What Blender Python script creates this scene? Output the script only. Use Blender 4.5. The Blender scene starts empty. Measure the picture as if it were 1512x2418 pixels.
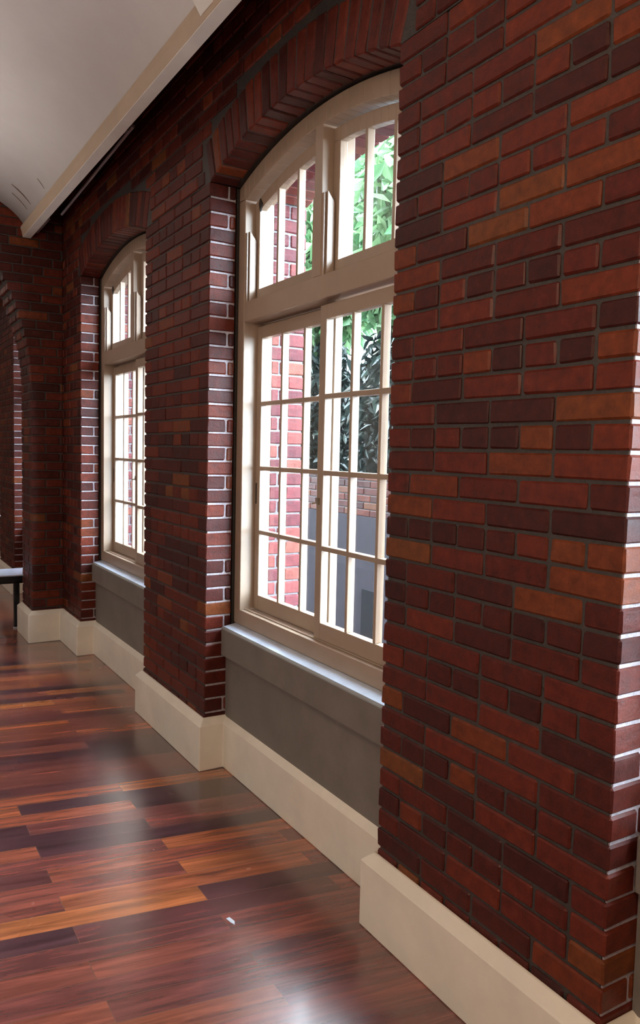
import bpy, math, random
import numpy as np
from mathutils import Vector, Matrix
random.seed(7)
rng = np.random.default_rng(11)
scene = bpy.context.scene
COL = scene.collection
PI = math.pi

# ------------------------------------------------------------------ camera
F_PX, YAW, PITCH, ROLL = 1841.76, 0.5424, -0.0762, 0.0224
cd = bpy.data.cameras.new('camera')
cam = bpy.data.objects.new('camera', cd); COL.objects.link(cam)
fw = Vector((math.sin(YAW)*math.cos(PITCH), math.cos(YAW)*math.cos(PITCH), math.sin(PITCH)))
r0 = Vector((math.cos(YAW), -math.sin(YAW), 0)); u0 = r0.cross(fw)
rr = r0*math.cos(ROLL)+u0*math.sin(ROLL); uu = -r0*math.sin(ROLL)+u0*math.cos(ROLL)
M = Matrix((rr, uu, -fw)).transposed().to_4x4()
M.translation = Vector((-1.5967, 0, 1.7089))
cam.matrix_world = M
cd.sensor_fit = 'VERTICAL'; cd.sensor_height = 24.0
cd.lens = F_PX/2418*24.0
cd.clip_start = 0.05; cd.clip_end = 200
scene.camera = cam

# ------------------------------------------------------------------ colour management, world, sun, daylight, added lamps
vs = scene.view_settings
scene.display_settings.display_device = 'sRGB'
vs.view_transform = 'Standard'; vs.look = 'None'; vs.gamma = 1.0; vs.exposure = 0.0
vs.use_curve_mapping = False
SKY = 34
w = bpy.data.worlds.new('overcast_sky'); scene.world = w; w.use_nodes = True
bg = w.node_tree.nodes['Background']; bg.inputs[0].default_value = (0.79, 0.91, 1.05, 1); bg.inputs[1].default_value = SKY

def lamp(name, kind, loc, energy, color, aim=None, size=None, size_y=None, portal=False):
    L = bpy.data.lights.new(name, kind); o = bpy.data.objects.new(name, L); COL.objects.link(o)
    L.energy = energy; L.color = color; o.location = loc
    if kind == 'AREA':
        L.shape = 'RECTANGLE'; L.size = size; L.size_y = size_y
        L.cycles.is_portal = portal
    if aim is not None:
        d = Vector(aim); o.rotation_euler = d.to_track_quat('-Z', 'Y').to_euler()
    return o
sun = lamp('sun', 'SUN', (0, 0, 12), 9.0, (1.0, 0.95, 0.85), aim=(0.50, 0.15, -0.85)); sun.data.angle = 0.02

YA, YB, YC, YD, YE, YF = 2.2006, 3.8086, 1.2206, 4.8210, 6.4290, 7.03
YG = 7.48                                   # back of the cross wall
WINS = [(-0.3874, YC), (YA, YB), (YD, YE), (7.85, 9.458), (10.45, 12.058)]
ZS, RISE, HW = 3.067, 0.135, 0.804          # springing, rise, half width of the inner arch
for i, (a, b) in enumerate(WINS):           # sky portals in the window openings
    lamp('window_portal', 'AREA', (0.56, (a+b)/2, 1.95), 1, (1, 1, 1), aim=(-1, 0, 0), size=1.56, size_y=2.5, portal=True)
LEFT_WINS = [(-2.2, -0.7), (0.3, 1.9), (3.0, 4.6), (5.2, 6.6), (8.0, 9.6), (10.8, 12.4)]
LEFT_E = [19, 11, 5, 9, 5, 3]
for (a, b), e in zip(LEFT_WINS, LEFT_E):    # added area lamps stand in for daylight at the opposite window openings
    lamp('opposite_daylight_fill', 'AREA', (-4.44, (a+b)/2, 1.95), e, (1.0, 0.88, 0.76), aim=(1, 0, -0.05), size=b-a-0.1, size_y=2.1)

for y, e in ((0.5, 4), (3.2, 12), (5.9, 30), (10.0, 20), (12.5, 16)):   # unseen fill lamps added to brighten the vault
    lamp('vault_fill_light', 'AREA', (-2.5, y, 2.3), e, (1.0, 0.93, 0.86), aim=(0.15, 0, 1), size=1.4, size_y=1.4).data.spread = 1.9

pl = bpy.data.lights.new('warm_fill_light', 'POINT'); pl.energy = 74; pl.color = (1.0, 0.74, 0.50); pl.shadow_soft_size = .16  # unseen warm lamp added to brighten the near pier
po = bpy.data.objects.new('warm_fill_light', pl); COL.objects.link(po); po.location = (-1.75, -0.15, 2.7)

# ------------------------------------------------------------------ helpers
def obj(name, V, Fc, mats, parent=None, smooth=False, attr=None, midx=None):
    me = bpy.data.meshes.new(name)
    me.from_pydata([tuple(v) for v in V], [], [tuple(f) for f in Fc]); me.update()
    if not isinstance(mats, (list, tuple)): mats = [mats]
    for m in mats: me.materials.append(m)
    if midx is not None: me.polygons.foreach_set('material_index', midx)
    if smooth: me.polygons.foreach_set('use_smooth', [True]*len(me.polygons))
    if attr is not None:
        for k, vals in attr.items():
            a = me.attributes.new(k, 'FLOAT', 'FACE'); a.data.foreach_set('value', vals)
    o = bpy.data.objects.new(name, me); COL.objects.link(o)
    if parent: o.parent = parent
    return o
def empty(name, loc=(0, 0, 0)):
    o = bpy.data.objects.new(name, None); COL.objects.link(o); o.location = loc; return o
def tag(o, label=None, cat=None, group=None, kind=None):
    if label: o['label'] = label
    if cat: o['category'] = cat
    if group: o['group'] = group
    if kind: o['kind'] = kind
    return o

class MB:
    """collects boxes, prisms and tubes into one mesh"""
    def __init__(s, org=(0, 0, 0)): s.V = []; s.F = []; s.T = []; s.MI = []; s.o = org
    def _add(s, vs_, fs, tone=0.5, mi=0):
        n = len(s.V); s.V += [(v[0]-s.o[0], v[1]-s.o[1], v[2]-s.o[2]) for v in vs_]
        s.F += [tuple(n+i for i in f) for f in fs]
        s.T += [tone]*len(fs); s.MI += [mi]*len(fs)
    def box(s, x0, x1, y0, y1, z0, z1, tone=.5, mi=0):
        v = [(x, y, z) for x in (x0, x1) for y in (y0, y1) for z in (z0, z1)]
        s._add(v, [(0, 1, 3, 2), (4, 6, 7, 5), (0, 4, 5, 1), (2, 3, 7, 6), (0, 2, 6, 4), (1, 5, 7, 3)], tone, mi)
    def prism_x(s, poly, x0, x1, tone=.5, mi=0):
        """poly: counter-clockwise list of (y,z) seen from +x; extruded along x; convex or simple"""
        n = len(poly)
        v = [(x0, p[0], p[1]) for p in poly]+[(x1, p[0], p[1]) for p in poly]
        f = [tuple(reversed(range(n))), tuple(range(n, 2*n))]+[(i, (i+1) % n, n+(i+1) % n, n+i) for i in range(n)]
        s._add(v, f, tone, mi)
    def strip_x(s, top, bot, x0, x1, tone=.5, mi=0):
        """band between two (y,z) polylines of equal length, extruded along x"""
        for i in range(len(top)-1):
            s.prism_x([bot[i], bot[i+1], top[i+1], top[i]], x0, x1, tone, mi)
    def tube(s, p0, p1, r, n=12, mi=0):
        a = Vector(p0); b = Vector(p1); d = (b-a).normalized()
        u = d.orthogonal().normalized(); v = d.cross(u)
        vs_ = []
        for c in (a, b):
            for k in range(n):
                t = 2*PI*k/n; vs_.append(tuple(c+u*math.cos(t)*r+v*math.sin(t)*r))
        s._add(vs_, [tuple(reversed(range(n))), tuple(range(n, 2*n))]+[(k, (k+1) % n, n+(k+1) % n, n+k) for k in range(n)], .5, mi)
    def build(s, name, mats, parent=None, bevel=0, smooth=False, attr=False):
        o = obj(name, s.V, s.F, mats, parent, smooth, {'tone': s.T} if attr else None, s.MI)
        if bevel:
            m = o.modifiers.new('bevel', 'BEVEL'); m.width = bevel; m.segments = 2; m.limit_method = 'ANGLE'; m.angle_limit = 0.7
            m.harden_normals = False
        return o

SG = [(a, b, c) for a in (-1, 1) for b in (-1, 1) for c in (-1, 1)]
def _cbox_topology():
    idx = {}; k = 0
    for s_ in SG:
        for ax in range(3): idx[(s_, ax)] = k; k += 1
    faces = []
    for ax in range(3):                                  # main faces
        for sg in (-1, 1):
            o1, o2 = [a for a in range(3) if a != ax]
            q = []
            for (p, r_) in ((-1, -1), (1, -1), (1, 1), (-1, 1)):
                s_ = [0]*3; s_[ax] = sg; s_[o1] = p; s_[o2] = r_; q.append(idx[(tuple(s_), ax)])
            faces.append(q)
    for ax in range(3):                                  # edge faces along axis ax
        o1, o2 = [a for a in range(3) if a != ax]
        for p in (-1, 1):
            for r_ in (-1, 1):
                sa = [0]*3; sa[ax] = -1; sa[o1] = p; sa[o2] = r_; sb = list(sa); sb[ax] = 1
                faces.append([idx[(tuple(sa), o1)], idx[(tuple(sb), o1)], idx[(tuple(sb), o2)], idx[(tuple(sa), o2)]])
    for s_ in SG: faces.append([idx[(s_, 0)], idx[(s_, 1)], idx[(s_, 2)]])
    # orient outward with a unit example
    P = []
    for s_ in SG:
        for ax in range(3):
            P.append([s_[a]*(1.0 if a == ax else .8) for a in range(3)])
    P = np.array(P); out = []
    for f in faces:
        n = np.cross(P[f[1]]-P[f[0]], P[f[2]]-P[f[0]]); c = P[f].mean(0)
        out.append(f if n@c > 0 else f[::-1])
    return out
CB_F = _cbox_topology()
def brick(mb, x0, x1, y0, y1, z0, z1, c=.004, mat=None, tone=None, jit=.0012, mi=0):
    """one brick: chamfered box with slightly uneven corners"""
    if min(x1-x0, y1-y0, z1-z0) < .012: return
    cx, cy, cz = (x0+x1)/2, (y0+y1)/2, (z0+z1)/2; h = ((x1-x0)/2, (y1-y0)/2, (z1-z0)/2)
    vs_ = []
    for s_ in SG:
        j = [random.uniform(-jit, jit)*.8 for _ in range(3)]; cc = c*random.uniform(.7, 1.9)
        for ax in range(3):
            q = [s_[a]*(h[a]-(0 if a == ax else cc))+j[a] for a in range(3)]
            p = (cx+q[0], cy+q[1], cz+q[2])
            if mat is not None: p = tuple(mat @ Vector(p))
            vs_.append(p)
    mb._add(vs_, CB_F, random.random() if tone is None else tone, mi)

# ------------------------------------------------------------------ materials
def mat(name):
    m = bpy.data.materials.new(name); m.use_nodes = True; nt = m.node_tree
    return m, nt, nt.nodes['Principled BSDF']
def N(nt, t, **kw):
    n = nt.nodes.new(t)
    for k, v in kw.items(): setattr(n, k, v)
    return n
def noise(nt, scale, detail=4, rough=.6, vec=None, dist=0):
    n = N(nt, 'ShaderNodeTexNoise'); n.inputs['Scale'].default_value = scale; n.inputs['Detail'].default_value = detail
    n.inputs['Roughness'].default_value = rough; n.inputs['Distortion'].default_value = dist
    if vec is not None: nt.links.new(vec, n.inputs['Vector'])
    return n
def ramp(nt, fac, stops, interp='LINEAR'):
    r = N(nt, 'ShaderNodeValToRGB'); r.color_ramp.interpolation = interp
    e = r.color_ramp.elements
    while len(e) < len(stops): e.new(.5)
    for k, (p, c) in enumerate(stops): e[k].position = p; e[k].color = (*c, 1)
    nt.links.new(fac, r.inputs[0]); return r
def mixc(nt, fac, a, b, mode='MIX'):
    m = N(nt, 'ShaderNodeMix', data_type='RGBA', blend_type=mode)
    for k, v in (('Factor', fac), ('A', a), ('B', b)):
        i = [s for s in m.inputs if s.name == k and (s.type == 'VALUE' if k == 'Factor' else s.type == 'RGBA')][0]
        if hasattr(v, 'is_linked'): nt.links.new(v, i)
        else: i.default_value = v if k == 'Factor' else (*v, 1)
    return [s for s in m.outputs if s.type == 'RGBA'][0]
def bump(nt, b, h, strength, dist=.002):
    n = N(nt, 'ShaderNodeBump'); n.inputs['Strength'].default_value = strength; n.inputs['Distance'].default_value = dist
    nt.links.new(h, n.inputs['Height']); nt.links.new(n.outputs[0], b.inputs['Normal'])
def objco(nt): return N(nt, 'ShaderNodeTexCoord').outputs['Object']

def brick_mat(name, stops, rough=.42, spec=.22, coat=.05):
    m, nt, b = mat(name); co = objco(nt)
    at = N(nt, 'ShaderNodeAttribute'); at.attribute_name = 'tone'
    r = ramp(nt, at.outputs['Fac'], stops)
    n = noise(nt, 26, 6, .65, co); n2 = noise(nt, 130, 3, .6, co)
    v = ramp(nt, n.outputs['Fac'], [(0.25, (.55, .55, .55)), (.75, (1.45, 1.4, 1.4))])
    c = mixc(nt, 1.0, r.outputs[0], v.outputs[0], 'MULTIPLY')
    dust = ramp(nt, n.outputs['Fac'], [(.62, (0, 0, 0)), (.8, (1, 1, 1))])
    mm = N(nt, 'ShaderNodeMath', operation='MULTIPLY'); mm.inputs[1].default_value = .22
    nt.links.new(dust.outputs[0], mm.inputs[0])
    c = mixc(nt, mm.outputs[0], c, (.20, .12, .11))
    nt.links.new(c, b.inputs['Base Color'])
    rr_ = N(nt, 'ShaderNodeMapRange'); rr_.inputs['To Min'].default_value = rough-.12; rr_.inputs['To Max'].default_value = rough+.22
    nt.links.new(n.outputs['Fac'], rr_.inputs['Value']); nt.links.new(rr_.outputs[0], b.inputs['Roughness'])
    b.inputs['Specular IOR Level'].default_value = spec
    b.inputs['Coat Weight'].default_value = coat; b.inputs['Coat Roughness'].default_value = .22
    ad = N(nt, 'ShaderNodeMath', operation='ADD'); nt.links.new(n.outputs['Fac'], ad.inputs[0])
    m3 = N(nt, 'ShaderNodeMath', operation='MULTIPLY'); m3.inputs[1].default_value = .3; nt.links.new(n2.outputs['Fac'], m3.inputs[0]); nt.links.new(m3.outputs[0], ad.inputs[1])
    bump(nt, b, ad.outputs[0], .7, .004)
    return m
M_BRICK = brick_mat('glazed_red_brick', [(0, (.046, .009, .007)), (.3, (.070, .011, .007)), (.6, (.098, .015, .008)), (.88, (.135, .022, .009)), (.97, (.155, .037, .010)), (1, (.155, .050, .014))])
M_EXTBRICK = brick_mat('exterior_red_brick', [(0, (.07, .016, .021)), (.5, (.11, .025, .028)), (.85, (.145, .035, .03)), (1, (.16, .05, .035))], rough=.6, coat=0)
def mortar_mat(name, col):
    m, nt, b = mat(name); n = noise(nt, 60, 5, .7, objco(nt))
    r = ramp(nt, n.outputs['Fac'], [(.3, tuple(c*.7 for c in col)), (.7, tuple(c*1.3 for c in col))])
    nt.links.new(r.outputs[0], b.inputs['Base Color']); b.inputs['Roughness'].default_value = .5
    bump(nt, b, n.outputs['Fac'], .8, .004); return m
M_MORTAR = mortar_mat('lime_mortar', (.045, .036, .031))
M_MORTAR_LIT = mortar_mat('daylit_reveal_mortar', (.42, .38, .41))  # same mortar lightened, so daylight on the reveals is in the colour
M_EXTMORTAR = mortar_mat('exterior_mortar', (.11, .10, .105))

def paint(name, col, rough=.35, bumpk=.15, var=.06):
    m, nt, b = mat(name); co = objco(nt); n = noise(nt, 5, 5, .6, co); n2 = noise(nt, 55, 3, .5, co)
    r = ramp(nt, n.outputs['Fac'], [(.3, tuple(c*(1-var) for c in col)), (.7, tuple(min(1, c*(1+var)) for c in col))])
    nt.links.new(r.outputs[0], b.inputs['Base Color']); b.inputs['Roughness'].default_value = rough
    bump(nt, b, n2.outputs['Fac'], bumpk, .001); return m
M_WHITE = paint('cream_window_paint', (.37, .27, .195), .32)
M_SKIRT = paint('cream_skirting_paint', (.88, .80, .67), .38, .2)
M_CEIL = paint('ceiling_plaster', (.70, .655, .63), .75, .3, .03)
M_TRIM = paint('ceiling_trim_paint', (.74, .71, .66), .5)
M_COVE_SHADE = paint('cove_shade_brown', (.46, .35, .25), .6)  # brown stands in for the shaded band at the vault edge
M_STONE_SKYLIT = paint('skylit_sill_stone', (.62, .69, .80), .15, .5, .15)  # pale blue puts the sky light on the sill tops into the colour
M_CEMENT = paint('grey_cement_plaster', (.19, .165, .14), .55, .6, .12)
M_DARK = paint('dark_metal', (.02, .017, .015), .4)
M_BLACK = paint('black_bench_lacquer', (.012, .012, .014), .22, .05)
M_SKIRTCHIP = paint('pale_chip', (.6, .64, .7), .6)
M_VENT = paint('vent_black', (.006, .006, .010), .9)
M_CRACK = paint('crack_stain', (.16, .10, .07), .8)
M_CONDUIT = paint('grey_conduit_paint', (.4, .38, .4), .4)
M_SEAT_SHEEN = paint('seat_sheen_grey', (.62, .62, .74), .25, .05)  # pale grey stands in for the reflection on the black seat
M_BRASS = paint('aged_brass', (.35, .28, .2), .35); M_BRASS.node_tree.nodes['Principled BSDF'].inputs['Metallic'].default_value = .8
M_RENDER = paint('grey_exterior_render', (.05, .041, .054), .8, .5, .2)
M_PLASTER = paint('cream_wall_plaster', (.42, .36, .30), .7)

def glass_mat():
    m = bpy.data.materials.new('window_glass'); m.use_nodes = True; nt = m.node_tree; nt.nodes.clear()
    out = N(nt, 'ShaderNodeOutputMaterial'); tr = N(nt, 'ShaderNodeBsdfTransparent'); tr.inputs[0].default_value = (.93, .96, .96, 1)
    gl = N(nt, 'ShaderNodeBsdfGlossy'); gl.inputs['Roughness'].default_value = .03
    lw = N(nt, 'ShaderNodeLayerWeight'); lw.inputs['Blend'].default_value = .5
    pw = N(nt, 'ShaderNodeMath', operation='POWER'); pw.inputs[1].default_value = 5; nt.links.new(lw.outputs['Facing'], pw.inputs[0])
    fr = N(nt, 'ShaderNodeMath', operation='MULTIPLY_ADD'); fr.inputs[1].default_value = .9; fr.inputs[2].default_value = .04
    nt.links.new(pw.outputs[0], fr.inputs[0])
    mx = N(nt, 'ShaderNodeMixShader')
    nt.links.new(fr.outputs[0], mx.inputs[0]); nt.links.new(tr.outputs[0], mx.inputs[1]); nt.links.new(gl.outputs[0], mx.inputs[2])
    nt.links.new(mx.outputs[0], out.inputs[0]); return m
M_GLASS = glass_mat()

def floor_mat():
    m, nt, b = mat('polished_merbau_boards')
    co = objco(nt); sep = N(nt, 'ShaderNodeSeparateXYZ'); nt.links.new(co, sep.inputs[0])
    sh = N(nt, 'ShaderNodeMath', operation='MULTIPLY_ADD'); sh.inputs[1].default_value = .16
    nt.links.new(sep.outputs[0], sh.inputs[0]); nt.links.new(sep.outputs[1], sh.inputs[2])
    vy = N(nt, 'ShaderNodeMath', operation='ADD'); vy.inputs[1].default_value = -.086+.108*200
    nt.links.new(sh.outputs[0], vy.inputs[0])
    ux = N(nt, 'ShaderNodeMath', operation='ADD'); ux.inputs[1].default_value = .463+.975*20
    nt.links.new(sep.outputs[0], ux.inputs[0])
    cb = N(nt, 'ShaderNodeCombineXYZ'); nt.links.new(ux.outputs[0], cb.inputs[0]); nt.links.new(vy.outputs[0], cb.inputs[1])
    bt = N(nt, 'ShaderNodeTexBrick'); bt.offset = .5; bt.offset_frequency = 2; bt.squash = 1
    nt.links.new(cb.outputs[0], bt.inputs['Vector'])
    bt.inputs['Color1'].default_value = (0, 0, 0, 1); bt.inputs['Color2'].default_value = (1, 1, 1, 1); bt.inputs['Mortar'].default_value = (.5, .5, .5, 1)
    bt.inputs['Scale'].default_value = 1; bt.inputs['Brick Width'].default_value = .975; bt.inputs['Row Height'].default_value = .108
    bt.inputs['Mortar Size'].default_value = .0012; bt.inputs['Mortar Smooth'].default_value = .3; bt.inputs['Bias'].default_value = 0
    board = ramp(nt, bt.outputs['Color'], [(0, (.050, .020, .027)), (.2, (.09, .028, .030)), (.45, (.17, .044, .036)), (.65, (.24, .060, .038)), (.85, (.33, .085, .036)), (1, (.40, .12, .038))])
    # grain: noise stretched along the board, offset per board
    off = N(nt, 'ShaderNodeVectorMath', operation='MULTIPLY_ADD'); off.inputs[1].default_value = (3, 3, 37)
    mp = N(nt, 'ShaderNodeVectorMath', operation='MULTIPLY'); mp.inputs[1].default_value = (2.2, 26, 1); nt.links.new(cb.outputs[0], mp.inputs[0])
    nt.links.new(bt.outputs['Color'], off.inputs[0]); nt.links.new(mp.outputs[0], off.inputs[2])
    g = noise(nt, 1.0, 6, .62, off.outputs[0], .6)
    gr = ramp(nt, g.outputs['Fac'], [(.28, (.45, .42, .42)), (.5, (1, 1, 1)), (.72, (1.75, 1.7, 1.6))])
    c = mixc(nt, 1.0, board.outputs[0], gr.outputs[0], 'MULTIPLY')
    c = mixc(nt, bt.outputs['Fac'], c, (.16, .07, .045))
    nt.links.new(c, b.inputs['Base Color'])
    big = noise(nt, 1.3, 4, .6, co)
    rg = N(nt, 'ShaderNodeMapRange'); rg.inputs['To Min'].default_value = .20; rg.inputs['To Max'].default_value = .32
    nt.links.new(big.outputs['Fac'], rg.inputs['Value']); nt.links.new(rg.outputs[0], b.inputs['Roughness'])
    b.inputs['Coat Weight'].default_value = 1.0; b.inputs['Coat Roughness'].default_value = .2; b.inputs['Coat IOR'].default_value = 1.8
    b.inputs['Specular IOR Level'].default_value = .5
    ad = N(nt, 'ShaderNodeMath', operation='MULTIPLY_ADD'); ad.inputs[1].default_value = -.6
    nt.links.new(bt.outputs['Fac'], ad.inputs[0]); nt.links.new(g.outputs['Fac'], ad.inputs[2])
    bump(nt, b, ad.outputs[0], .25, .0012)
    return m
M_FLOOR = floor_mat()

def leaf_mat(name, c1, c2, trans=.35):
    m, nt, b = mat(name)
    at = N(nt, 'ShaderNodeAttribute'); at.attribute_name = 'tone'
    r = ramp(nt, at.outputs['Fac'], [(0, c1), (1, c2)]); nt.links.new(r.outputs[0], b.inputs['Base Color'])
    b.inputs['Roughness'].default_value = .35
    tl = N(nt, 'ShaderNodeBsdfTranslucent'); nt.links.new(r.outputs[0], tl.inputs[0])
    mx = N(nt, 'ShaderNodeMixShader'); mx.inputs[0].default_value = trans
    out = nt.nodes['Material Output']
    nt.links.new(b.outputs[0], mx.inputs[1]); nt.links.new(tl.outputs[0], mx.inputs[2]); nt.links.new(mx.outputs[0], out.inputs[0])
    return m
M_LEAF_SUNLIT = leaf_mat('sunlit_leaf', (.05, .15, .06), (.24, .38, .19), .5)  # lit copy of the leaf colour, sunlight painted in
M_LEAF_SHADED = leaf_mat('shaded_leaf', (.010, .020, .020), (.035, .055, .048), .2)  # shaded copy of the leaf colour, canopy shade painted in
M_BARK = paint('bark', (.12, .09, .07), .85, 1, .3)
M_SOIL = paint('garden_soil', (.04, .036, .032), .9, 1, .3)

# ------------------------------------------------------------------ floor, slab, far walls
H_TOP = 4.62
Y0, Y1, XL = -3.2, 15.5, -4.46
mb = MB(); mb.box(XL-.3, .42, Y0-.1, Y1, -.12, 0)
tag(mb.build('floor', M_FLOOR), 'glossy red brown hardwood floor of boards laid across the hall', 'floor', kind='structure')
mb = MB(); mb.box(XL-.3, .56, Y0-.1, Y1, H_TOP, H_TOP+.1)
tag(mb.build('ceiling_2', M_BLACK), 'dark roof slab above the suspended vault', 'ceiling', kind='structure')

# ------------------------------------------------------------------ right wall of individual bricks
CH, JT = .075, .010
RI = (HW*HW+RISE*RISE)/(2*RISE)
def arcz(y, yc, R, zc): return zc+math.sqrt(max(R*R-(y-yc)**2, 0))
ZC = ZS+RISE-RI
RING = .225
wall = MB(); MOR = 1
piers = []
edges = [Y0]+[v for w_ in WINS for v in w_]+[Y1]
for i in range(0, len(edges), 2): piers.append((edges[i], edges[i+1]))
seq = ['A', 'P', 'A', 'B', 'A', 'P', 'B', 'P', 'A', 'B']
def fill_run(y0, y1, pitch, off, z0, z1, x1=.105, start=None):
    """bricks between y0 and y1 on a running lattice"""
    k = math.floor((y0-off)/pitch); y = off+k*pitch
    while y < y1:
        a, b = max(y+JT/2, y0), min(y+pitch-JT/2, y1)
        if b-a > .028: brick(wall, random.uniform(-.0015, .0015), x1, a, b, z0, z1)
        y += pitch
def tone_at(): return None
nc_pier = int((ZS)/CH)                     # 40 whole courses to the springing
for k in range(3, nc_pier+1):
    z0 = k*CH+JT/2; z1 = (k+1)*CH-JT/2
    t = seq[k % len(seq)]
    for (a, b) in piers:
        full = (b-a) < 1.6
        end_lo = a > Y0+.01; end_hi = b < Y1-.01
        n = round((b-a)/.245) if full else None
        pitch = (b-a+JT)/n if full else .245
        cw = (pitch-JT) if t == 'A' else (pitch/2-JT)
        dep = .105 if t == 'A' else .150
        lo, hi = a, b
        if end_lo: brick(wall, 0, dep, a, a+cw, z0, z1); lo = a+cw+JT
        if end_hi: brick(wall, 0, dep, b-cw, b, z0, z1); hi = b-cw-JT
        if t == 'A':
            if end_lo: brick(wall, .115, .150, a, a+.10, z0, z1)
            if end_hi: brick(wall, .115, .150, b-.10, b, z0, z1)
        if t == 'B': fill_run(lo, hi, pitch/2, a+cw+JT/2 if end_lo else (b-cw-JT/2 if end_hi else 0), z0, z1)
        else: fill_run(lo, hi, pitch, a+cw+JT/2 if end_lo else (b-cw-JT/2 if end_hi else 0), z0, z1)
for k in range(nc_pier+1, int(H_TOP/CH)):
    z0 = k*CH+JT/2; z1 = (k+1)*CH-JT/2
    blocks = []
    for (a, b) in WINS:
        yc = (a+b)/2; Ro = RI+RING
        if z0 < ZC+Ro:
            hw = math.sqrt(max(Ro*Ro-(z0-ZC)**2, 0)); zlim = math.sin(math.asin(HW/RI))*Ro
            hw = min(hw, zlim); blocks.append((yc-hw-JT/2, yc+hw+JT/2))
    cur = Y0
    runs = []
    for (a, b) in blocks: runs.append((cur, a)); cur = b
    runs.append((cur, Y1))
    t = seq[k % len(seq)]
    for (a, b) in runs:
        if b-a > .03: fill_run(a, b, .1225 if t == 'B' else .245, .06 if t == 'P' else 0, z0, z1)
# arch rings
HA = math.asin(HW/RI)
for (a, b) in WINS:
    yc = (a+b)/2; n = 22
    for i in range(n):
        th = -HA+(i+.5)*2*HA/n; wv = 2*HA/n*RI-.009
        Mx = Matrix.Translation((0, yc, ZC)) @ Matrix.Rotation(-th, 4, 'X')
        segs = [(0, .150)]
        for (p, q) in segs: brick(wall, p, q, -wv/2, wv/2, RI, RI+RING-.01, mat=Mx, c=.005, jit=.002)
# mortar core of the inner leaf
INS = .007
for (a, b) in piers:
    wall.box(INS, .145, a+.012, b-.012, 0, ZS, mi=MOR)
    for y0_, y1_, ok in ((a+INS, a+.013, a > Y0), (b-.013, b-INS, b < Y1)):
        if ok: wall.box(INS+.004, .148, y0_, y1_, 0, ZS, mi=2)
    wall.box(.158, .50, a+(.010 if a > Y0 else 0), b-(.010 if b < Y1 else 0), 0, ZS, mi=MOR)
    wall.box(INS, .50, a-.0, b+.0, ZS+INS, H_TOP, mi=MOR)
for (a, b) in WINS:
    yc = (a+b)/2; ns = 24
    top = [(a+(b-a)*i/ns, H_TOP) for i in range(ns+1)]
    bot = [(y, arcz(y, yc, RI+INS, ZC)) for y, _ in top]
    wall.strip_x(top, bot, INS, .50, mi=MOR)
wr = wall.build('wall_right', [M_BRICK, M_MORTAR, M_MORTAR_LIT], attr=True)
tag(wr, 'dark glazed red brick wall with arched window openings between piers', 'wall', kind='structure')

# outer leaf: brick reveals and soffits seen through the panes
ext = MB()
EX0, EX1, IN = .345, .545, .05
ZS2, RISE2, HW2 = ZS-.05, RISE-.005, HW-IN
R2 = (HW2*HW2+RISE2*RISE2)/(2*RISE2); ZC2 = ZS2+RISE2-R2
HA2 = math.asin(HW2/R2)
for (a, b) in WINS:
    a2, b2 = a+IN, b-IN
    for k in range(8, 41):
        z0 = k*CH+JT/2+.02; z1 = z0+CH-JT
        if z1 > ZS2: z1 = ZS2-.004
        for s_ in (0, 1):
            y0, y1 = (b2, b2+.09) if s_ else (a2-.09, a2)
            if k % 2: brick(ext, EX0, EX0+.095, y0, y1, z0, z1); brick(ext, EX0+.105, EX1, y0, y1, z0, z1)
            else: brick(ext, EX0, EX0+.045, y0, y1, z0, z1); brick(ext, EX0+.055, EX1, y0, y1, z0, z1)
    yc = (a+b)/2; n = 20
    for i in range(n):
        th = -HA2+(i+.5)*2*HA2/n; wv = 2*HA2/n*R2-.009
        Mx = Matrix.Translation((0, yc, ZC2)) @ Matrix.Rotation(-th, 4, 'X')
        brick(ext, EX0, EX1, -wv/2, wv/2, R2, R2+.2, mat=Mx)
    ns = 20
    top = [(a2+(b2-a2)*i/ns, 7.0) for i in range(ns+1)]
    bot = [(y, arcz(y, yc, R2+INS, ZC2)) for y, _ in top]
    ext.strip_x(top, bot, EX0+.002, EX1-.006, mi=1)
    ext.box(EX0+.002, EX1-.006, a2, b2, -.8, .70, mi=1)
    ext.box(EX0-.004, EX1+.06, a2-.0, b2+.0, .70, .775, mi=2)
e2 = [Y0]+[v for (a, b) in WINS for v in (a+IN, b-IN)]+[Y1]
for i in range(0, len(e2), 2):
    a, b = e2[i], e2[i+1]
    ext.box(EX0+.002, EX1-.006, a+(INS if i else 0), b-(INS if i < len(e2)-2 else 0), -.8, ZS2+.01, mi=1)
    ext.box(EX0+.002, EX1-.006, a, b, ZS2+.01, 7.0, mi=1)
we = ext.build('wall_outer', [M_EXTBRICK, M_EXTMORTAR, M_STONE_SKYLIT], attr=True)
tag(we, 'outer leaf of red brick with pale mortar seen through the window panes', 'wall', kind='structure')

# far cross wall with a big arch
JX = -.265
far = MB()
ARC, AZ = 2.0, 2.2                         # arch radius and springing
def arch_half(z):                          # x of the arch edge at height z
    return JX if z < AZ else JX-(ARC-math.sqrt(max(ARC*ARC-(z-AZ)**2, 0)))
for k in range(3, int(H_TOP/CH)):
    z0 = k*CH+JT/2; z1 = (k+1)*CH-JT/2
    xe = arch_half((z0+z1)/2)
    if z1 < 4.15:
        t = k % 2
        xs = [xe]
        x = xe+(.235 if t else .1125)
        brick(far, xe, x, YF, YF+.1, z0, z1)
        brick(far, xe, xe+.1, YF+.11+(.06 if t else 0), YG-.11, z0, z1)
        brick(far, xe, x, YG-.1, YG, z0, z1)
        while x < -.012:
            brick(far, x+JT, min(x+.245, 0), YF, YF+.1, z0, z1); brick(far, x+JT, min(x+.245, 0), YG-.1, YG, z0, z1); x += .245
    else:
        x = -2.2
        while x < 0: brick(far, x+JT, min(x+.245, 0), YF, YF+.1, z0, z1); x += .245
nz = 30
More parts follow.
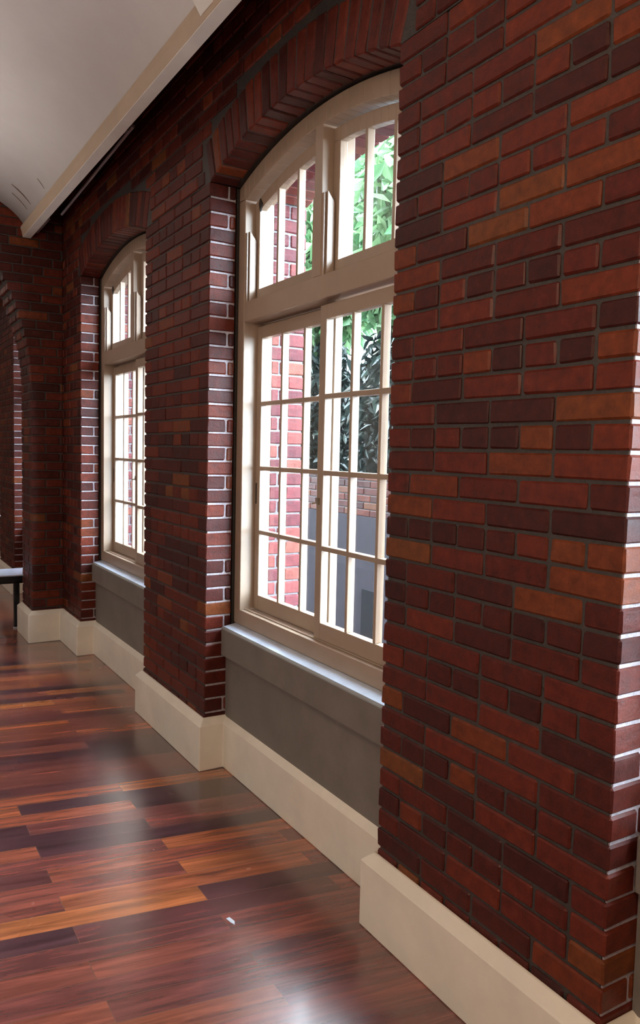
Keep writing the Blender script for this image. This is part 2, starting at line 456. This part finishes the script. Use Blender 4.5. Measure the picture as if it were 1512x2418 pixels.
for side in (0, 1):
    for i in range(nz):
        za = AZ+2.0*i/nz; zb = AZ+2.0*(i+1)/nz
        xa = arch_half(za)+INS; xb = arch_half(zb)+INS
        if side: xa, xb = -4.53-xa, -4.53-xb; xe_ = XL
        else: xe_ = 0
        v = [(xa, YF+INS, za), (xe_, YF+INS, za), (xe_, YF+INS, zb), (xb, YF+INS, zb)]
        v += [(p[0], YG-INS, p[2]) for p in v]
        f_ = [(0, 1, 2, 3), (7, 6, 5, 4), (0, 3, 7, 4), (1, 5, 6, 2), (0, 4, 5, 1), (3, 2, 6, 7)]
        if side: f_ = [tuple(reversed(q)) for q in f_]
        far._add(v, f_, .5, 1)
far.box(JX+INS, 0, YF+INS, YG-INS, 0, AZ, mi=1)
far.box(XL, XL+.2, YF+INS, YG-INS, 0, AZ, mi=1)
far.box(XL, 0, YF+INS, YG-INS, 4.2, H_TOP, mi=1)
tag(far.build('wall_far', [M_BRICK, M_MORTAR], attr=True), 'dark brick cross wall at the far end with a wide arched opening', 'wall', kind='structure')
mb = MB(); mb.box(XL-.3, .56, Y1-.05, Y1+.15, -.1, H_TOP)
tag(mb.build('wall_end', M_PLASTER), 'plain end wall of the room beyond the arch', 'wall', kind='structure')
mb = MB(); mb.box(XL-.3, .56, Y0-.25, Y0-.05, -.1, H_TOP)
tag(mb.build('wall_back', M_PLASTER), 'plain wall behind the camera', 'wall', kind='structure')
mb = MB(); c_ = Y0
for (a, b) in LEFT_WINS:
    mb.box(XL-.2, XL, c_, a, 0, H_TOP); mb.box(XL-.2, XL, a, b, 0, .85); mb.box(XL-.2, XL, a, b, 3.05, H_TOP); c_ = b
mb.box(XL-.2, XL, c_, Y1, 0, H_TOP)
mb.box(-6.2, -6.0, Y0, Y1, -.1, H_TOP); mb.box(-6.2, XL-.2, Y0-.2, Y0, -.1, H_TOP); mb.box(-6.2, XL-.2, Y1-.1, Y1, -.1, H_TOP); mb.box(-6.2, XL-.15, Y0-.2, Y1, H_TOP-.1, H_TOP+.1); mb.box(-6.2, XL-.15, Y0-.2, Y1, -.2, -.1)  # unseen outer box added to keep sky light out of the openings
tag(mb.build('wall_left', M_PLASTER), 'opposite wall with tall window openings, closed off behind by an added box', 'wall', kind='structure')

# ------------------------------------------------------------------ vaulted ceiling and its edge trim
def vault(yA, yB, name, label):
    V = []; Fc = []; xs = []
    n = 48
    for i in range(n+1):
        t = i/n*PI
        x = -2.265+1.965*math.cos(t)*1.0; z = 3.475+.52*math.sin(t)
        xs.append((x, z))
    th = .03
    for (x, z) in xs:
        V += [(x, yA, z), (x, yB, z), (x, yA, z+th), (x, yB, z+th)]
    for i in range(n):
        a = 4*i; b = a+4
        Fc += [(a, a+1, b+1, b), (a+2, b+2, b+3, a+3), (a, b, b+2, a+2), (a+1, a+3, b+3, b+1)]
    o = obj(name, V, Fc, M_CEIL, smooth=False)
    for p in o.data.polygons: p.use_smooth = abs(p.normal.y) < .5
    return tag(o, label, 'ceiling', kind='structure')
vault(Y0, YF-.012, 'ceiling', 'smooth off white vaulted ceiling over the hall')
vault(YG+.012, Y1-.05, 'ceiling_3', 'vaulted ceiling of the room beyond the arch')
for k, (ya, yb) in enumerate(((Y0, YF-.004), (YG+.02, Y1-.06))):
    for sgn in (1, -1):
        mb = MB()
        X = (lambda x: x) if sgn > 0 else (lambda x: -4.53-x)
        def pb(poly, mi):
            pts = [(X(p[0]), p[1]) for p in poly]
            v = [(p[0], ya, p[1]) for p in pts]+[(p[0], yb, p[1]) for p in pts]; n = len(pts)
            f_ = [tuple(range(n)), tuple(reversed(range(n, 2*n)))]+[(i, n+i, n+(i+1) % n, (i+1) % n) for i in range(n)]
            if sgn < 0: f_ = [tuple(reversed(q)) for q in f_]
            mb._add(v, f_, .5, mi)
        pb([(-.262, 3.448), (-.262, 3.50), (-.325, 3.50), (-.325, 3.448)], 0)
        pb([(-.300, 3.482), (-.300, 3.53), (-.338, 3.54), (-.344, 3.520), (-.336, 3.500), (-.3265, 3.453), (-.3252, 3.453), (-.3252, 3.482)], 1)
        nm = 'trim_%d' % (1+k*2+(0 if sgn > 0 else 1))
        tag(mb.build(nm, [M_TRIM, M_COVE_SHADE]), 'pale timber edge board with cove along the ceiling vault', 'trim', kind='structure')
# hangers that carry the trim (hidden above), conduits, bracket, ceiling marks
mb = MB(); mb.tube((-.13, 4.66, 3.60), (-.13, 6.48, 3.535), .010); mb.tube((-.13, 4.70, 3.598), (-.27, 4.70, 3.496), .004, 6)
for (nm, lab, p) in (('conduit', 'long thin grey conduit under the ceiling edge above the farther window', mb),):
    tag(p.build(nm, M_CONDUIT, smooth=False), lab, 'conduit')
mb = MB(); mb.tube((-.21, 6.58, 3.512), (-.21, 7.02, 3.512), .014)
tag(mb.build('conduit', M_CONDUIT), 'short grey conduit stub beside the far end of the ceiling edge', 'conduit')
br = MB()
br.prism_x([(3.02, 3.50), (3.19, 3.50), (3.19, 3.545), (3.02, 3.545)], -.332, -.328)
V = []
mb = MB()
v = [(-.328, 3.0, 3.478), (-.328, 3.13, 3.478), (-.415, 3.13, 3.605), (-.415, 3.0, 3.605)]
v2 = [(p[0]-.006, p[1], p[2]-.004) for p in v]
mb._add(v2+v, [(0, 3, 2, 1), (4, 5, 6, 7), (0, 1, 5, 4), (1, 2, 6, 5), (2, 3, 7, 6), (3, 0, 4, 7)])
bo = mb.build('ceiling_bracket', M_TRIM, bevel=.002)
tag(bo, 'small white fixing plate with a dark hole at the ceiling edge', 'bracket')
mb = MB(); mb.tube((-.384, 3.06, 3.541), (-.374, 3.06, 3.549), .009); mb.build('screw_hole', M_DARK, bo)
def vz(x): return 3.475+.52*math.sqrt(max(1-((x+2.265)/1.965)**2, 0))
for (lab, xa0, dx, yy, dy, wd) in (('dark curved crack in the white ceiling near the arch', -.50, .15, 6.50, .05, .009),
                                  ('faint thinner crack just below the dark crack in the ceiling', -.47, .12, 6.66, .04, .003),
                                  ('short hairline seam in the ceiling beside the edge trim', -.40, .055, 6.05, .03, .002)):
    mb = MB(); n = 12; V = []
    for i in range(n+1):
        t = i/n; x = xa0+dx*t; w_ = wd*math.sin(PI*t)+.0008; y = yy+dy*t
        for zz in (-.004, .004): V += [(x, y-w_, vz(x)+zz), (x, y+w_, vz(x)+zz)]
    Fq = []
    for i in range(n):
        q = 4*i; Fq += [(q, q+1, q+5, q+4), (q+2, q+6, q+7, q+3), (q, q+4, q+6, q+2), (q+1, q+3, q+7, q+5)]
    Fq += [(0, 2, 3, 1), (4*n, 4*n+1, 4*n+3, 4*n+2)]
    mb._add(V, Fq)
    tag(mb.build('ceiling_crack', M_CRACK), lab, 'crack')

# ------------------------------------------------------------------ skirting
def skirting(path, name, label, off=.042):
    prof = [(0, 0), (off, 0), (off, .242), (off-.004, .248), (.010, .276), (0, .280)]
    n = len(path); nor = []
    for i in range(n-1):
        d = Vector((path[i+1][0]-path[i][0], path[i+1][1]-path[i][1])).normalized(); nor.append(Vector((-d.y, d.x)))
    V = []; Fc = []
    for i, p in enumerate(path):
        if i == 0: m_ = nor[0]
        elif i == n-1: m_ = nor[-1]
        else:
            s_ = nor[i-1]+nor[i]; m_ = s_/(1+nor[i-1].dot(nor[i]))
        for (o_, z) in prof: V.append((p[0]+m_.x*o_, p[1]+m_.y*o_, z))
    k = len(prof)
    for i in range(n-1):
        for j in range(k):
            a, b = i*k+j, i*k+(j+1) % k; Fc.append((a, b, b+k, a+k))
    Fc.append(tuple(range(k))); Fc.append(tuple(reversed(range((n-1)*k, n*k))))
    o = obj(name, V, Fc, M_SKIRT)
    m = o.modifiers.new('bevel', 'BEVEL'); m.width = .006; m.segments = 3; m.limit_method = 'ANGLE'; m.angle_limit = .6
    for p in o.data.polygons: p.use_smooth = False
    return tag(o, label, 'skirting board', kind='structure')
XR = .137
path = [(0, Y0), (0, WINS[0][0]), (XR, WINS[0][0]), (XR, YC), (0, YC), (0, YA), (XR, YA), (XR, YB), (0, YB), (0, YD), (XR, YD), (XR, YE), (0, YE), (0, YF), (JX, YF), (JX, YG), (0, YG)]
for (a, b) in WINS[3:]: path += [(0, a), (XR, a), (XR, b), (0, b)]
path.append((0, Y1-.06))
skirting(path, 'baseboard_right', 'tall cream painted skirting following the piers and window recesses')

# ------------------------------------------------------------------ apron and stone sill of each recess
for i, (a, b) in enumerate(WINS):
    mb = MB(); g = .002
    mb.box(.122, .34, a+g, b-g, 0, .64)
    ap = mb.build('wall_apron_%d' % (i+1), M_CEMENT)
    tag(ap, ['grey cement apron beneath the window at the right edge', 'grey cement apron beneath the large near window', 'grey cement apron beneath the second window', 'grey cement apron beyond the arch', 'farthest cement apron'][i], 'wall', kind='structure')
    mb = MB(); e = .012
    pts = [(.088, .612), (.336, .612), (.336, .792), (.168, .780), (.100, .768), (.088, .757)]
    v = [(p[0], a+e, p[1]) for p in pts]+[(p[0], b-e, p[1]) for p in pts]; n = len(pts)
    mb._add(v, [tuple(range(n)), tuple(reversed(range(n, 2*n)))]+[(k, n+k, n+(k+1) % n, (k+1) % n) for k in range(n)])
    mb.MI = [1 if k in (4, 5) else 0 for k in range(len(mb.F))]
    s_ = mb.build('window_sill_%d' % (i+1), [M_CEMENT, M_STONE_SKYLIT], bevel=.005)
    tag(s_, ['grey stone sill at the right edge of the view', 'grey stone sill under the large near window', 'grey stone sill under the second window', 'grey stone sill beyond the arch', 'farthest stone sill'][i], 'window sill', kind='structure')

# ------------------------------------------------------------------ windows
WLAB = ['cream arched window of many panes just outside the right edge of the view',
        'large cream arched window with sliding lower sashes, nearest in view',
        'smaller looking cream arched window farther down the wall',
        'cream arched window in the room beyond the arch',
        'farthest cream arched window beyond the arch']
FX0, FX1 = .168, .335
def window(i, a, b):
    yc = (a+b)/2; root = empty('window_%d' % (i+1), (FX0, yc, .78)); O = (FX0, yc, .78)
    tag(root, WLAB[i], 'window', kind='structure')
    L = lambda v: v+yc
    hw, hi = HW-.0005, .731                        # outer and inner half widths of the frame
    def zi(y): # inner edge of the arched head
        R = (hi*hi+.123**2)/(2*.123); return 2.992+.123-R+math.sqrt(R*R-y*y)
    def zo(y): return arcz(y, 0, RI, ZC)-.004
    mb = MB(O)
    mb.box(FX0, FX1, L(-hw), L(-hi), .86, 3.0); mb.box(FX0, FX1, L(hi), L(hw), .86, 3.0)
    mb.box(FX0, FX1, L(-hw), L(hw), .782, .862)
    mb.box(FX0, FX1, L(-hi), L(hi), 2.375, 2.476)
    mb.box(FX0, FX1, L(-.0315), L(.0315), 2.476, 3.12)
    ns = 28
    ys = [-hw+2*hw*k/ns for k in range(ns+1)]
    ys = sorted(set(ys+[-hi, hi]))
    top = [(L(y), zo(y)) for y in ys]; bot = [(L(y), zi(y) if abs(y) <= hi else 2.99) for y in ys]
    mb.strip_x(top, bot, FX0, FX1)
    # small upstand under the frame and track strips
    mb.box(FX0+.006, FX1, L(-hw), L(hw), .772, .784)
    mb.box(.290, FX1, L(-hi), L(hi), 2.340, 2.376)
    mb.box(.1985-.006, .1985, L(-hi), L(hi), .862, .869)
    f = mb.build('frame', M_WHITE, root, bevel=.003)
    f.location = (0, 0, 0)
    # lower sliding sashes: left in the outer track, right in the inner track
    def sash(y0, y1, x0, nm, lock, side):
        z0, z1 = .866, 2.355; st, rb, rt = .052, .078, .062; x1 = x0+.038
        mb = MB(O)
        mb.box(x0, x1, L(y0), L(y0+st), z0, z1); mb.box(x0, x1, L(y1-st), L(y1), z0, z1)
        mb.box(x0, x1, L(y0+st), L(y1-st), z0, z0+rb); mb.box(x0, x1, L(y0+st), L(y1-st), z1-rt, z1)
        gy0, gy1, gz0, gz1 = y0+st, y1-st, z0+rb, z1-rt
        for k in (1, 2): c = gy0+(gy1-gy0)*k/3; mb.box(x0, x1-.002, L(c-.009), L(c+.009), gz0, gz1)
        for k in (1, 2, 3): c = gz0+(gz1-gz0)*k/4; mb.box(x0+.0005, x1-.0025, L(gy0), L(gy1), c-.011, c+.011)
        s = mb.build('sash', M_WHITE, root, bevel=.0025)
        g = MB(O); g.box(x0+.020, x0+.023, L(gy0-.003), L(gy1+.003), gz0-.003, gz1+.003); g.build('glass', M_GLASS, s)
        h = MB(O)
        if side > 0: h.box(x0-.0015, x0+.004, L(y1-.020), L(y1-.008), 1.43, 1.54); tag(h.build('finger_pull', M_DARK, s), 'dark recessed pull')
        else:
            yy = y1-.018
            h.box(x0-.006, x0+.001, L(yy-.010), L(yy+.010), 1.475, 1.505)
            h.tube((x0-.004, L(yy), 1.485), (x0-.012, L(yy)+.035, 1.478), .004); tag(h.build('catch', M_BRASS, s), 'small metal hook catch')
    sash(-.042, hi-.002, .247, 'sash', False, 1)
    sash(-hi+.002, .010, .200, 'sash', True, -1)
    # upper arched sashes
    def upper(y0, y1):
        x0, x1 = .225, .263; st = .050
        zt = lambda y: zi(y)-.010; zb = 2.480
        mb = MB(O)
        n = 14; yy = [y0+(y1-y0)*k/n for k in range(n+1)]
        mb.strip_x([(L(y), zt(y)) for y in yy], [(L(y), zt(y)-.062) for y in yy], x0, x1)
        for (p, q) in ((y0, y0+st), (y1-st, y1)):
            mb.prism_x([(L(p), zb), (L(q), zb), (L(q), zt(q)-.055), (L(p), zt(p)-.055)], x0, x1)
        mb.box(x0, x1, L(y0+st), L(y1-st), zb, zb+.062)
        g0, g1 = y0+st, y1-st
        for k in (1, 2):
            c = g0+(g1-g0)*k/3; mb.box(x0, x1-.002, L(c-.009), L(c+.009), zb+.06, zt(c)-.06)
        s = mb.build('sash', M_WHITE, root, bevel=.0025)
        g = MB(O); poly = [(L(g0-.003), zb+.058), (L(g1+.003), zb+.058)]+[(L(y), zt(y)-.058) for y in reversed([g0+(g1-g0)*k/8 for k in range(9)])]
        g.prism_x(poly, x0+.020, x0+.023); g.build('glass', M_GLASS, s)
        if y0 > 0:
            h = MB(O); h.prism_x([(L(y1-.085), zt(y1-.085)-.050), (L(y1-.06), zt(y1-.06)-.075), (L(y1-.045), zt(y1-.045)-.03), (L(y1-.06), zt(y1-.06)-.01)], x0-.006, x0+.002)
            tag(h.build('latch', M_DARK, s), 'black latch')
    upper(.0335, hi-.002); upper(-hi+.002, -.0335)
    # stop boards standing in the upper openings
    for (y, d) in ((hi, -1), (-.0315, -1), (.0315, 1), (-hi, 1)):
        mb = MB(O)
        t0, t1 = sorted((L(y), L(y+d*.016)))
        mb.box(.172, .180, t0, t1, 2.4765, 2.825)
        v = [(.184, t0, 2.4765), (.220, t0, 2.4765), (.220, t0, 2.785), (.184, t0, 2.830)]
        t2, t3 = (t0-.012, t1) if d < 0 else (t0, t1+.012)
        vv = [(p[0], t2, p[2]) for p in v]+[(p[0], t3, p[2]) for p in v]
        mb._add(vv, [(0, 1, 2, 3), (7, 6, 5, 4), (0, 4, 5, 1), (1, 5, 6, 2), (2, 6, 7, 3), (3, 7, 4, 0)])
        mb.build('stop_board', M_WHITE, root)
for i, (a, b) in enumerate(WINS): window(i, a, b)

# ------------------------------------------------------------------ bench in the far room
bx0, bx1, by0, by1 = -1.75, -.13, 7.60, 8.02
root = empty('bench', ((bx0+bx1)/2, (by0+by1)/2, 0)); tag(root, 'low black bench on dark metal legs seen through the arch at left', 'bench')
O = tuple(root.location)
mb = MB(O); mb.box(bx0, bx1, by0, by1, .452, .498); mb.build('seat_frame', M_BLACK, root, bevel=.004)
mb = MB(O); mb.box(bx0+.004, bx1-.004, by0+.004, by1-.004, .498, .512); tag(mb.build('seat_sheen', M_SEAT_SHEEN, root, bevel=.005), 'pale sheen of the seat top, coloured into a thin slab')
mb = MB(O); mb.box(bx0+.1, bx1-.1, by0+.04, by0+.07, .425, .455); mb.box(bx0+.1, bx1-.1, by1-.07, by1-.04, .425, .455); mb.build('rail', M_BLACK, root)
for x, y in ((bx0+.18, by0+.05), (bx0+.18, by1-.06), (bx1-.165, by0+.05), (bx1-.10, by1-.06)):
    if True:
        mb = MB(O); mb.box(x-.020, x+.020, y-.018, y+.018, .012, .425); l = mb.build('leg', M_BLACK, root, bevel=.002)
        mb = MB(O); mb.tube((x, y, 0), (x, y, .014), .026, 14); mb.build('foot', M_CONDUIT, l)

mb = MB()
V = [(-.452, 2.500, .0), (-.438, 2.502, .0), (-.432, 2.470, .0), (-.440, 2.452, .0), (-.447, 2.470, .0)]
V += [(a_, b_, .0015) for a_, b_, _ in V]
mb._add(V, [(4, 3, 2, 1, 0), (5, 6, 7, 8, 9)]+[(k, (k+1) % 5, 5+(k+1) % 5, 5+k) for k in range(5)])
tag(mb.build('paint_chip', M_SKIRTCHIP), 'tiny pale paint chip lying on the wooden floor boards', 'paint chip')

# ------------------------------------------------------------------ garden outside
mb = MB(); mb.box(.545, 30, -20, 40, -1.0, -.8)
tag(mb.build('ground', M_SOIL), 'garden ground outside the windows', 'ground', kind='structure')
root = empty('garden_wall', (3.1, 7, -.8)); tag(root, 'low rendered garden wall outside with a brick top and a dark vent', 'wall')
O = (3.1, 7, -.8)
mb = MB(O); mb.box(3.0, 3.2, 1.0, 9.6, -.8, 1.05); mb.build('rendered_base', M_RENDER, root)
gb = MB(O)
for k in range(6):
    z0 = 1.05+k*.075+.004; y = 1.0+(.12 if k % 2 else 0)
    while y < 9.55: brick(gb, 3.0, 3.19, y, min(y+.235, 9.6), z0, z0+.066); y += .245
gb.box(3.006, 3.18, 1.0, 9.6, 1.05, 1.49, mi=1)
gb.build('brick_top', [M_BRICK, M_MORTAR], root, attr=True)
mb = MB(O); mb.box(2.985, 3.002, 6.50, 6.72, -.20, .29); tag(mb.build('vent', M_VENT, root), 'dark rectangular vent')

def leaves(n, cx, cy, cz, rx, ry, rz, smin, smax, org, shell=.55):
    V = np.zeros((n, 6, 3)); 
    d = rng.normal(size=(n, 3)); d /= np.linalg.norm(d, axis=1)[:, None]
    r_ = (shell+(1-shell)*rng.random(n)**.6)
    c = np.array([cx, cy, cz])+d*r_[:, None]*np.array([rx, ry, rz])
    ax = rng.normal(size=(n, 3))*[.8, .8, .5]+[0, 0, -.75]; ax /= np.linalg.norm(ax, axis=1)[:, None]
    q = rng.normal(size=(n, 3)); side = np.cross(ax, q); side /= np.linalg.norm(side, axis=1)[:, None]
    nn = np.cross(ax, side)
    L = rng.uniform(smin, smax, n)[:, None]; W = L*rng.uniform(.16, .26, n)[:, None]
    V[:, 0] = c; V[:, 1] = c+ax*L*.35+side*W+nn*W*.3; V[:, 2] = c+ax*L*.75+side*W*.6-nn*L*.04
    V[:, 3] = c+ax*L-nn*L*.12; V[:, 4] = c+ax*L*.75-side*W*.6-nn*L*.04; V[:, 5] = c+ax*L*.35-side*W+nn*W*.3
    V -= np.array(org)
    F_ = []
    for k in range(n):
        b = 6*k; F_ += [(b, b+1, b+2, b+3), (b, b+3, b+4, b+5)]
    return V.reshape(-1, 3), F_, np.repeat(rng.random(n), 2)
def tree(label, base, trunk_h, high, low):
    root = empty('garden_tree', base); tag(root, label, 'tree')
    mb = MB(base); fork = Vector(base)+Vector((0, 0, trunk_h))
    mb.tube(base, fork, .07)
    for b_ in high+low: mb.tube(fork, (b_[1], b_[2], b_[3]), .03, 8)
    mb.build('trunk', M_BARK, root)
    for blobs, m, lab in ((high, M_LEAF_SUNLIT, 'upper leaves coloured bright green as if sunlit'), (low, M_LEAF_SHADED, 'lower leaves coloured dark as if shaded by the canopy')):
        VV = []; FF = []; TT = []
        for b_ in blobs:
            V, F_, T = leaves(*b_[:9], base, b_[9]); n = len(VV)
            FF += [tuple(i+n for i in f) for f in F_]; VV += [tuple(v) for v in V]; TT += list(T)
        tag(obj('foliage', VV, FF, m, root, attr={'tone': TT}), lab)
D = (.12, .26); G = (.16, .32)
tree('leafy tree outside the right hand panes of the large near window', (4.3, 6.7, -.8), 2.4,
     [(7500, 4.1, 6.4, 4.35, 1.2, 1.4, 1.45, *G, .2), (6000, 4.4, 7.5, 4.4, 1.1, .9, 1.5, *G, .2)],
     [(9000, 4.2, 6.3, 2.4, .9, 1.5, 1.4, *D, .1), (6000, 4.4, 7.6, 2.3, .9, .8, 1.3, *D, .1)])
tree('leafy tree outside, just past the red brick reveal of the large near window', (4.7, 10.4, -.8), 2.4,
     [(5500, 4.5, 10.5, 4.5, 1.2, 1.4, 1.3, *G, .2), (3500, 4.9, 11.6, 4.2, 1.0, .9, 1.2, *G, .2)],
     [(9000, 4.4, 10.4, 2.0, 1.0, 1.3, 1.5, *D, .1), (4000, 4.7, 11.6, 1.7, .9, .8, 1.3, *D, .1)])
